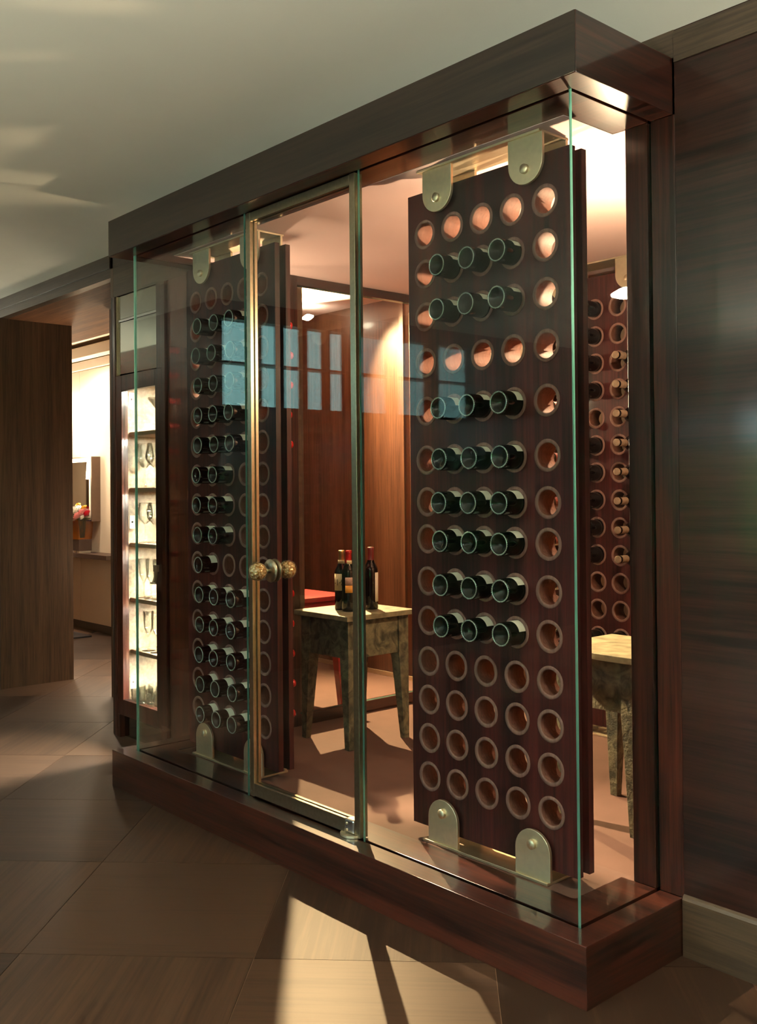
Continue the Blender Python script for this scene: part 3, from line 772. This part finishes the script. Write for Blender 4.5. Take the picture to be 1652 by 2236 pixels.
pxs = [-11.9, -10.6, -9.75, -8.60, -7.45, -6.3]
pxs = [-11.0, -9.75, -8.56, -7.36, -6.2]
for a, b in zip(pxs, pxs[1:]):
    obj('wall_panel', box(a + 0.003, b - 0.003, 3.93, 3.9495, 0.072, 2.345), 'cream_wall', wf)
struct(obj('baseboard_far', box(-12, -5.6, 3.936, 3.9495, 0, 0.068), 'oak_dark_x'))
struct(obj('trim_13', box(-12, -5.6, 3.90, 3.9495, 2.350, 2.425), 'cream_wall', bevel=0.002), 'cream rail above the wall panels')
struct(obj('trim_14', box(-12, -5.6, 3.80, 3.9495, 2.432, 2.525), 'cream_wall', bevel=0.002), 'cream cornice above the wall panels')
struct(obj('far_ceiling', box(-12, -5.6, 3.161, 4.05, 2.565, 2.70), 'cream_wall'))
struct(obj('wall_far_side', box(-12.1, -12, 2.8, 4.05, 0, 2.95), 'cream_wall'))
struct(obj('far_ceiling_low', box(-12, -7.401, 2.831, 3.16, 2.565, 2.70), 'cream_wall'))
struct(obj('wall_far_front', box(-12, -10.5, 2.70, 2.83, 0, 2.95), 'cream_wall'))

# console shelf, mirror box, vase with flowers
t = tag(empty('wall_shelf', (-8.3, 3.84, 0.67)), 'long dark wood shelf on the cream wall beyond the opening', 'shelf')
obj('shelf_board', box(-0.8, 0.62, -0.09, 0.0895, 0.0, 0.038), 'box_dark', t, bevel=0.001)
t = tag(empty('wall_mirror', (-8.55, 3.89, 0.985)), 'deep boxed mirror with pale frame on the cream wall', 'mirror')
m = MB(); w, hh, dp = 0.40, 0.57, 0.084
obj('box_side', MB().box(w - 0.012, w, -0.045, 0.0395, 0, hh).box(-w, -w + 0.012, -0.045, 0.0395, 0, hh).box(-w + 0.012, w - 0.012, -0.045, 0.0395, 0, 0.012).box(-w + 0.012, w - 0.012, -0.045, 0.0395, hh - 0.012, hh), 'dark_brown_metal', t)
obj('frame', MB().box(w - 0.045, w - 0.0125, -0.047, -0.03, 0.0125, hh - 0.0125).box(-w + 0.0125, -w + 0.045, -0.047, -0.03, 0.0125, hh - 0.0125).box(-w + 0.045, w - 0.045, -0.047, -0.03, hh - 0.045, hh - 0.0125).box(-w + 0.045, w - 0.045, -0.047, -0.03, 0.0125, 0.045), 'label_paper', t)
obj('mirror_glass', box(-w + 0.046, w - 0.046, -0.03, -0.026, 0.046, hh - 0.046), 'mirror', t)

vx, vy, vz = -8.275, 3.815, 0.708
t = tag(empty('flower_stand', (vx, vy, vz)), 'dark square vase stand on the wall shelf', 'stand')
obj('cube', box(-0.066, 0.066, -0.06, 0.06, 0.018, 0.118), 'box_dark', t, bevel=0.003)
m = MB()
for sx in (-0.05, 0.03):
    for sy in (-0.05, 0.04): m.box(sx, sx + 0.03, sy - 0.004, sy + 0.012, 0.0003, 0.0175)
obj('foot', MB().box(-0.056, -0.012, -0.055, 0.055, 0.0003, 0.0175), 'label_paper', t)
obj('foot', MB().box(0.012, 0.05, -0.055, 0.055, 0.0003, 0.0175), 'label_paper', t)
t = tag(empty('flower_vase', (vx, vy, vz + 0.119)), 'amber glass vase of pink, white and red ranunculus flowers', 'vase')
def frustum(a, b, z0, z1): return MB().add([(-a, -a, z0), (a, -a, z0), (a, a, z0), (-a, a, z0), (-b, -b, z1), (b, -b, z1), (b, b, z1), (-b, b, z1)], [(3, 2, 1, 0), (0, 1, 5, 4), (1, 2, 6, 5), (2, 3, 7, 6), (3, 0, 4, 7)])
obj('vase_glass', frustum(0.062, 0.072, 0.0, 0.175), 'amber_glass', t)
m = MB()
for k in range(14):
    a = k * 2.4; r = 0.012 + 0.002 * (k % 5)
    m.tube([(r * math.cos(a), r * math.sin(a), 0.012), (1.9 * r * math.cos(a + 0.5), 1.9 * r * math.sin(a + 0.5), 0.19)], 0.003, 5)
obj('stems', m, 'leaf_green', t)
def bloom(R, n=5):
    m = MB()
    for ring in range(n):
        rr = R * (0.18 + 0.82 * ring / (n - 1)); k = 5 + ring * 2
        for j in range(k):
            a = 2 * PI * j / k + ring * 0.7; zz = R * (0.62 - 0.55 * (ring / (n - 1)) ** 1.4)
            ca_, sa_ = math.cos(a), math.sin(a); ta = (-sa_, ca_); w_ = rr * 0.75 + 0.004
            P = lambda r, t_, z: (r * ca_ + t_ * ta[0], r * sa_ + t_ * ta[1], z)
            vs = [P(rr * 0.45, -w_ * 0.4, zz - R * 0.35), P(rr * 0.45, w_ * 0.4, zz - R * 0.35), P(rr, w_ * 0.5, zz), P(rr * 1.05, 0, zz + R * 0.14), P(rr, -w_ * 0.5, zz)]
            m.add(vs, [(0, 1, 2, 3, 4)], 0, True)
    m.lathe([(0.0001, -R * 0.5), (R * 0.4, -R * 0.3), (R * 0.55, 0), (R * 0.3, R * 0.45), (0.0001, R * 0.55)], 10, 'Z')
    return m
FL = [(-0.005, -0.05, 0.245, 0.052, 'flower_white'), (0.062, -0.03, 0.228, 0.042, 'flower_pink'), (0.045, -0.06, 0.200, 0.040, 'flower_pink'), (-0.055, -0.05, 0.178, 0.045, 'flower_red'), (0.098, -0.01, 0.222, 0.032, 'flower_red'),
      (0.025, 0.0, 0.262, 0.034, 'flower_yellow'), (-0.028, -0.02, 0.295, 0.022, 'flower_yellow'), (0.095, -0.045, 0.190, 0.022, 'flower_white'), (-0.075, 0.0, 0.240, 0.045, 'flower_red'), (0.02, 0.05, 0.23, 0.045, 'flower_pink'), (0.005, -0.068, 0.185, 0.028, 'flower_white')]
for x, y, z, R_, c in FL:
    o = obj('bloom', bloom(R_ * 1.15), c, t, (x * 1.2, y * 1.1, z + 0.006)); o.rotation_euler = (1.0 + random.uniform(-0.3, 0.2), 0, random.uniform(-0.5, 0.5))
    o['label'] = c.split('_')[1] + ' ranunculus bloom'
m = MB()
for k in range(16):
    a = k * 2.39; r = 0.045 + 0.02 * ((k * 7) % 3)
    c_, s_ = math.cos(a), math.sin(a)
    m.add([(r * 0.5 * c_, r * 0.5 * s_, 0.17), (r * c_ - 0.012 * s_, r * s_ + 0.012 * c_, 0.186), (r * 1.6 * c_, r * 1.6 * s_, 0.19 - 0.01 * (k % 2)), (r * c_ + 0.012 * s_, r * s_ - 0.012 * c_, 0.186)], [(0, 1, 2, 3)], 0, True)
obj('leaves', m, 'leaf_green', t)

t = tag(empty('floor_lamp', (-8.19, 3.66, 0)), 'floor lamp with flat dark base beyond the oak jamb', 'lamp')
obj('base', box(-0.21, 0.21, -0.085, 0.10, 0.0005, 0.014), 'dark_metal', t, bevel=0.002)
obj('pole', MB().tube([(-0.19, 0.0, 0.014), (-0.19, 0.0, 1.62)], 0.010, 10), 'dark_metal', t)
obj('lamp_shade', MB().lathe([(0.11, 1.36), (0.095, 1.62)], 28, 'Z', (-0.27, 0, 0)).lathe([(0.108, 1.362), (0.093, 1.618)][::-1], 28, 'Z', (-0.27, 0, 0)), 'shade_glow', t)
lamp_light('POINT', (-0.27, 0, 1.545), 70, (1.0, 0.80, 0.58), 0.03, 'bulb_light', t)

# ------------------------------------------------------------------ glassware cabinet in the wall
CX0, CX1 = -4.711, -4.150
cab = tag(empty('glassware_cabinet', (-4.43, 2.40, 0.0)), 'tall lit glassware cabinet in dark wood between opening and glazed bay', 'cabinet')
CL = (4.43, -2.40, 0)
def cp(n, mb, mat, parent=None, bevel=0.0):
    if parent is None: return obj(n, mb, mat, cab, CL, bevel)
    return obj(n, mb, mat, parent, (0, 0, 0), bevel)
cp('back_panel', box(CX0 + 0.012, CX1 - 0.012, 2.735, 2.75, 0.0, 2.245), 'cabinet_lining')
cp('side_panel', box(CX0, CX0 + 0.012, 2.352, 2.75, 0.0, 2.245), 'mahogany_z')
cp('side_panel', box(CX1 - 0.012, CX1, 2.352, 2.75, 0.0, 2.245), 'mahogany_z')
cp('lining', box(-4.660, -4.648, 2.375, 2.734, 0.155, 1.80), 'cabinet_lining')
cp('lining', box(-4.232, -4.220, 2.375, 2.734, 0.155, 1.80), 'cabinet_lining')
cp('cabinet_floor', box(-4.6475, -4.233, 2.376, 2.734, 0.150, 0.172), 'shelf_wood')
cp('cabinet_top', box(CX0 + 0.012, CX1 - 0.012, 2.372, 2.734, 1.801, 1.83), 'cabinet_lining')
SHZ = [0.438, 0.703, 0.984, 1.2655, 1.5515]
for z in SHZ: cp('shelf', box(-4.6475, -4.2325, 2.400, 2.733, z - 0.022, z), 'shelf_wood', bevel=0.004)
# casing and door
cp('casing', box(-4.7110, -4.6960, 2.338, 2.352, 0, 2.245), 'black_gap')
cp('casing', box(-4.6955, -4.6660, 2.334, 2.352, 0, 2.245), 'mahogany_z', bevel=0.003)
cp('casing', box(-4.1950, -4.1600, 2.334, 2.352, 0, 2.245), 'mahogany_z', bevel=0.003)
df = cp('door_frame', MB().box(-4.6645, -4.6045, 2.336, 2.372, 0.115, 1.835).box(-4.2585, -4.1965, 2.336, 2.372, 0.115, 1.835).box(-4.6040, -4.2590, 2.336, 2.372, 1.757, 1.835).box(-4.6040, -4.2590, 2.336, 2.372, 0.115, 0.195), 'mahogany_z', bevel=0.002)
cp('door_pane', box(-4.6044, -4.2586, 2.350, 2.356, 0.1955, 1.7565), 'clear_glass', df)
for z in (1.7166, 1.091, 0.2777):
    h = cp('hinge', box(-4.6035, -4.5985, 2.376, 2.404, z - 0.033, z + 0.033), 'brass_hinge', df)
    h['label'] = 'pale brass hinge plate'
    cp('hinge_screw', MB().lathe([(0.0001, 0.0), (0.006, 0.0), (0.006, -0.004)], 12, 'X', (-4.5980, 2.39, z)), 'dark_metal', None)
lt = cp('latch', MB().box(-4.262, -4.228, 2.322, 2.3355, 0.862, 0.893).prism([(2.3355, 0.862), (2.326, 0.862), (2.321, 0.83), (2.312, 0.812), (2.316, 0.803), (2.330, 0.815), (2.3355, 0.84)], 'X', -4.256, -4.244).lathe([(0.0001, -0.025), (0.005, -0.025), (0.005, 0.02), (0.0001, 0.02)], 10, 'X', (-4.247, 2.315, 0.808)), 'brass', df)
cp('toe_panel', box(-4.640, -4.216, 2.362, 2.370, 0.004, 0.114), 'mirror_dark')
cp('toe_return', box(-4.6645, -4.6405, 2.336, 2.370, 0.0, 0.1145), 'mahogany_z')
cp('toe_return', box(-4.2155, -4.1965, 2.336, 2.370, 0.0, 0.1145), 'mahogany_z')
cp('transom_panel', box(-4.6590, -4.2430, 2.350, 2.356, 1.845, 2.108), 'mirror_dark')
cp('transom_panel', box(-4.6590, -4.2430, 2.350, 2.356, 2.126, 2.242), 'mirror_dark')
cp('transom_bar', box(-4.6590, -4.2430, 2.346, 2.358, 2.110, 2.124), 'nickel', bevel=0.002)
cp('transom_stile', box(-4.6655, -4.6595, 2.340, 2.358, 1.836, 2.245), 'brass')
cp('transom_stile', box(-4.2425, -4.1955, 2.336, 2.358, 1.836, 2.245), 'mahogany_z')
led = cp('light_strip', box(-4.2400, -4.2325, 2.392, 2.404, 0.20, 1.75), 'led_glow'); led['label'] = 'upright light strip inside the cabinet door'
for i, (za, zb) in enumerate(zip([0.172] + SHZ, [z - 0.022 for z in SHZ] + [1.80])):
    L_ = lamp_light('AREA', (-4.262 + 4.43, 2.60 - 2.40, zb - 0.008), 55.0, (1, 0.92, 0.78), name='shelf_light', parent=cab, shape='RECTANGLE', size=0.05, size_y=0.22)
    cp('shelf_lamp', box(-4.290, -4.236, 2.48, 2.72, zb - 0.006, zb - 0.0005), 'nickel')
# wood panel between cabinet and bay
struct(obj('wall_between', box(-4.1495, -3.9005, YW + 0.001, 2.46, 0, 2.2475), 'mahogany_z'), 'dark red wood panel between cabinet and glazed bay')
struct(obj('wall_over_cabinet', box(-4.7115, -3.9005, YW + 0.001, 2.46, 2.2480, 2.40), 'oak_dark_x'))

# glasses
def glass_mesh(prof, name, seg=28): return MB().lathe(prof, seg, 'Z').mesh(name, 'crystal')
def stem_prof(h, stem, R_, rim):
    bowl = h - stem
    p = [(0.0001, 0.0), (0.034, 0.0), (0.034, 0.0015), (0.010, 0.005), (0.0042, 0.012), (0.0036, stem - 0.008), (0.006, stem)]
    for k in range(1, 10):
        a = k / 9; r = R_ * math.sin(min(1, a * 2.2) * PI / 2) if a < 0.4545 else R_ + (rim - R_) * (0.5 - 0.5 * math.cos(PI * (a - 0.4545) / 0.5455))
        p.append((max(r, 0.006), stem + bowl * a))
    top = p[-1]
    inner = [(max(0.0005, r - 0.0014), z + (0.0015 if i == 0 else 0)) for i, (r, z) in enumerate(p[7:])][::-1]
    return p + inner + [(0.0001, stem + 0.003)]
burg = glass_mesh(stem_prof(0.225, 0.095, 0.050, 0.036), 'bowl')
red_ = glass_mesh(stem_prof(0.205, 0.090, 0.040, 0.031), 'bowl')
flute = glass_mesh(stem_prof(0.200, 0.075, 0.024, 0.027), 'bowl')
mart = glass_mesh([(0.0001, 0.0), (0.036, 0.0), (0.036, 0.0015), (0.006, 0.006), (0.0036, 0.015), (0.0036, 0.095), (0.008, 0.10), (0.055, 0.165), (0.0538, 0.1655), (0.0065, 0.103), (0.0001, 0.102)], 'bowl')
def tumbler():
    m = MB(); n = 24
    prof = [(0.0001, 0.0), (0.031, 0.0), (0.034, 0.006), (0.037, 0.085), (0.0355, 0.085), (0.0315, 0.014), (0.0001, 0.012)]
    m.lathe(prof, n, 'Z', smooth=False)
    for j in range(3):
        for k in range(n):
            if (k + j) % 2: continue
            a = 2 * PI * (k + 0.5) / n; z = 0.016 + j * 0.018; r = 0.0352 + 0.0006 * j
            c_, s_ = math.cos(a), math.sin(a); w_ = 0.0045
            m.add([(r * c_ - w_ * s_, r * s_ + w_ * c_, z + 0.008), (r * c_, r * s_, z), (r * c_ + w_ * s_, r * s_ - w_ * c_, z + 0.008), (r * c_, r * s_, z + 0.016), ((r + 0.0025) * c_, (r + 0.0025) * s_, z + 0.008)], [(0, 1, 4), (1, 2, 4), (2, 3, 4), (3, 0, 4)])
    return m.mesh('tumbler', 'crystal')
tumb = tumbler()
def glassware(name, me, x, y, z, label, cat, group): tag(link(name, me, None, (x, y, z + 0.0004)), label, cat, group)
glassware('cocktail_glass', mart, -4.450, 2.460, SHZ[4], 'conical cocktail glass on the top shelf of the lit cabinet', 'glass', 'glasses in the cabinet')
for x, y, n_ in ((-4.585, 2.455, 'hinge side'), (-4.478, 2.455, 'latch side')):
    glassware('wine_glass', burg, x, y, SHZ[3], 'wide bowled wine glass on the second cabinet shelf down, ' + n_, 'glass', 'glasses in the cabinet')
for x, y, n_ in ((-4.565, 2.445, 'hinge side'), (-4.470, 2.445, 'latch side')):
    glassware('wine_glass', red_, x, y, SHZ[2], 'stemmed wine glass on the third cabinet shelf down, ' + n_, 'glass', 'glasses in the cabinet')
for x, y, n_ in ((-4.575, 2.440, 'hinge side'), (-4.500, 2.440, 'at the middle'), (-4.425, 2.440, 'latch side')):
    glassware('champagne_flute', flute, x, y, SHZ[1], 'champagne flute on the fourth cabinet shelf down, ' + n_, 'glass', 'glasses in the cabinet')
for x, y, n_ in ((-4.530, 2.440, 'hinge side'), (-4.445, 2.440, 'latch side')):
    glassware('champagne_flute', flute, x, y, SHZ[0], 'champagne flute on the lowest cabinet shelf, ' + n_, 'glass', 'glasses in the cabinet')
for x, y, n_ in ((-4.600, 2.418, 'first from the hinge in the front row'), (-4.522, 2.418, 'second from the hinge in the front row'), (-4.444, 2.418, 'third from the hinge in the front row'), (-4.366, 2.418, 'last in the front row by the latch'), (-4.561, 2.494, 'first from the hinge in the back row'), (-4.483, 2.494, 'second from the hinge in the back row'), (-4.405, 2.494, 'last in the back row')):
    glassware('tumbler', tumb, x, y, 0.172, 'cut crystal tumbler on the cabinet floor, ' + n_, 'glass', 'tumblers in the cabinet')

# ------------------------------------------------------------------ unseen upper shell added to stop sky light leaking in
struct(obj('roof_sky_block', MB().box(-5.6, 4.1, -3.62, 4.1, 3.05, 3.10).box(-12.1, -5.6, 0.4, 4.1, 3.05, 3.10), 'plaster'))
struct(obj('wall_sky_block_back', box(-12.1, 4.1, 4.06, 4.1, 0, 3.05), 'plaster'))
struct(obj('wall_sky_block_upper', MB().box(-5.65, 4.1, -3.62, -3.5, 2.621, 3.05).box(-5.65, -5.55, -3.5, 0.5, 2.621, 3.05).box(-12.1, -5.65, 0.4, 0.5, 2.621, 3.05).box(4.0, 4.1, -3.5, 4.05, 2.621, 3.05).box(4.0, 4.1, 2.5, 4.05, 0, 2.62).box(-12.1, -12.0, 0.5, 2.8, 2.621, 3.05), 'plaster'))

# ------------------------------------------------------------------ unseen uplighters added in the lobby to brighten its ceiling
def uplighter(x, y, power, label, col=(0.98, 0.94, 0.77)):
    t = tag(empty('unseen_uplighter', (x, y, 0)), label, 'lamp', 'unseen lobby uplighters')
    obj('base', MB().lathe([(0.0001, 0.0005), (0.14, 0.0005), (0.14, 0.015), (0.02, 0.03), (0.0001, 0.03)], 28, 'Z'), 'dark_metal', t)
    obj('pole', MB().tube([(0, 0, 0.03), (0, 0, 1.70)], 0.012, 10), 'dark_metal', t)
    obj('bowl', MB().lathe([(0.012, 1.69), (0.08, 1.715), (0.15, 1.78), (0.148, 1.782), (0.078, 1.72), (0.012, 1.697)], 28, 'Z', close=True), 'nickel', t)
    lamp_light('POINT', (0, 0, 1.752), power, col, 0.03, 'bulb_light', t)
uplighter(1.2, 0.1, 480, 'added bowl uplighter beside the dark wood wall')
uplighter(-0.9, -1.6, 340, 'added bowl uplighter by the garden windows')
uplighter(-3.0, -2.7, 300, 'added bowl uplighter in the corner by the clerestory wall')
uplighter(-8.3, 1.15, 130, 'bowl uplighter in the passage')

for x, y in ((-8.0, 3.42), (-6.9, 3.48), (-9.3, 3.42)):  # downlights added to brighten the cream wall
    t = tag(empty('added_downlight', (x, y, 2.565)), 'added round recessed ceiling lamp in the cream room, %s' % {-8.0: 'over the vase', -6.9: 'over the opening', -9.3: 'over the far panels'}[x], 'lamp', 'added cream room ceiling lamps')
    obj('ring', MB().lathe([(0.035, -0.006), (0.045, -0.006), (0.045, -0.0003), (0.035, -0.0003)], 24, 'Z', close=True), 'nickel', t)
    obj('lens', MB().lathe([(0.0001, -0.0045), (0.0345, -0.0045), (0.0345, -0.0005), (0.0001, -0.0005)][::-1], 24, 'Z'), 'added_lens_glow', t)
    lamp_light('SPOT', (0, 0, -0.02), 75, (1, 0.82, 0.60), 0.03, 'lens_light', t, spot_size=2.5, spot_blend=0.5)

t = tag(empty('floor_lamp', (-6.25, 3.40, 0)), 'added floor lamp with round shade, hidden just inside the wide opening', 'lamp')  # hidden lamp added to light the wall below the shelf
obj('base', MB().lathe([(0.0001, 0.0005), (0.12, 0.0005), (0.12, 0.014), (0.0001, 0.016)], 24, 'Z'), 'dark_metal', t)
obj('pole', MB().tube([(0, 0, 0.014), (0, 0, 0.90)], 0.009, 10), 'dark_metal', t)
obj('lamp_shade', MB().lathe([(0.15, 0.60), (0.13, 0.92)], 28, 'Z').lathe([(0.148, 0.602), (0.128, 0.918)][::-1], 28, 'Z'), 'shade_glow', t)
lamp_light('POINT', (0, 0, 0.70), 45, (1.0, 0.78, 0.55), 0.03, 'bulb_light', t)

# low wooden table in the lobby, seen mirrored in the glass
wood('teak', (0.16, 0.06, 0.022), (0.34, 0.15, 0.06), 'X', 0.4, 0.2, fine=60)
t = tag(empty('coffee_table', (-3.0, 0.28, 0)), 'low brown wooden table standing in the lobby', 'table')
obj('table_top', box(-0.42, 0.42, -0.30, 0.30, 0.445, 0.47), 'teak', t, bevel=0.003)
for sx in (-1, 1):
    for sy in (-1, 1): obj('leg', box(sx * 0.37 - 0.03, sx * 0.37 + 0.03, sy * 0.25 - 0.03, sy * 0.25 + 0.03, 0.0005, 0.4448), 'teak', t, bevel=0.002)
for sy in (-1, 1): obj('apron', box(-0.339, 0.339, sy * 0.25 - 0.012, sy * 0.25 + 0.012, 0.37, 0.4448), 'teak', t)
for sx in (-1, 1): obj('apron', box(sx * 0.37 - 0.012, sx * 0.37 + 0.012, -0.219, 0.219, 0.37, 0.4448), 'teak', t)

# ------------------------------------------------------------------ unseen downlights added to the lobby ceiling for extra light
for x, y, p_, n_ in ((-0.3, -1.2, 30, 'the garden windows'), (-0.35, 1.40, 110, 'the dark wood wall')):
    t = tag(empty('added_downlight', (x, y, 2.512)), 'added round recessed ceiling lamp toward ' + n_, 'lamp', 'added lobby ceiling lamps')
    obj('ring', MB().lathe([(0.045, -0.006), (0.06, -0.006), (0.06, -0.0003), (0.045, -0.0003)], 28, 'Z', close=True), 'nickel', t)
    obj('lens', MB().lathe([(0.0001, -0.0045), (0.0445, -0.0045), (0.0445, -0.0005), (0.0001, -0.0005)][::-1], 28, 'Z'), 'added_lens_glow', t)
    lamp_light('SPOT', (0, 0, -0.03), p_, (1, 0.8, 0.58), 0.05, 'lens_light', t, spot_size=2.0, spot_blend=0.6)
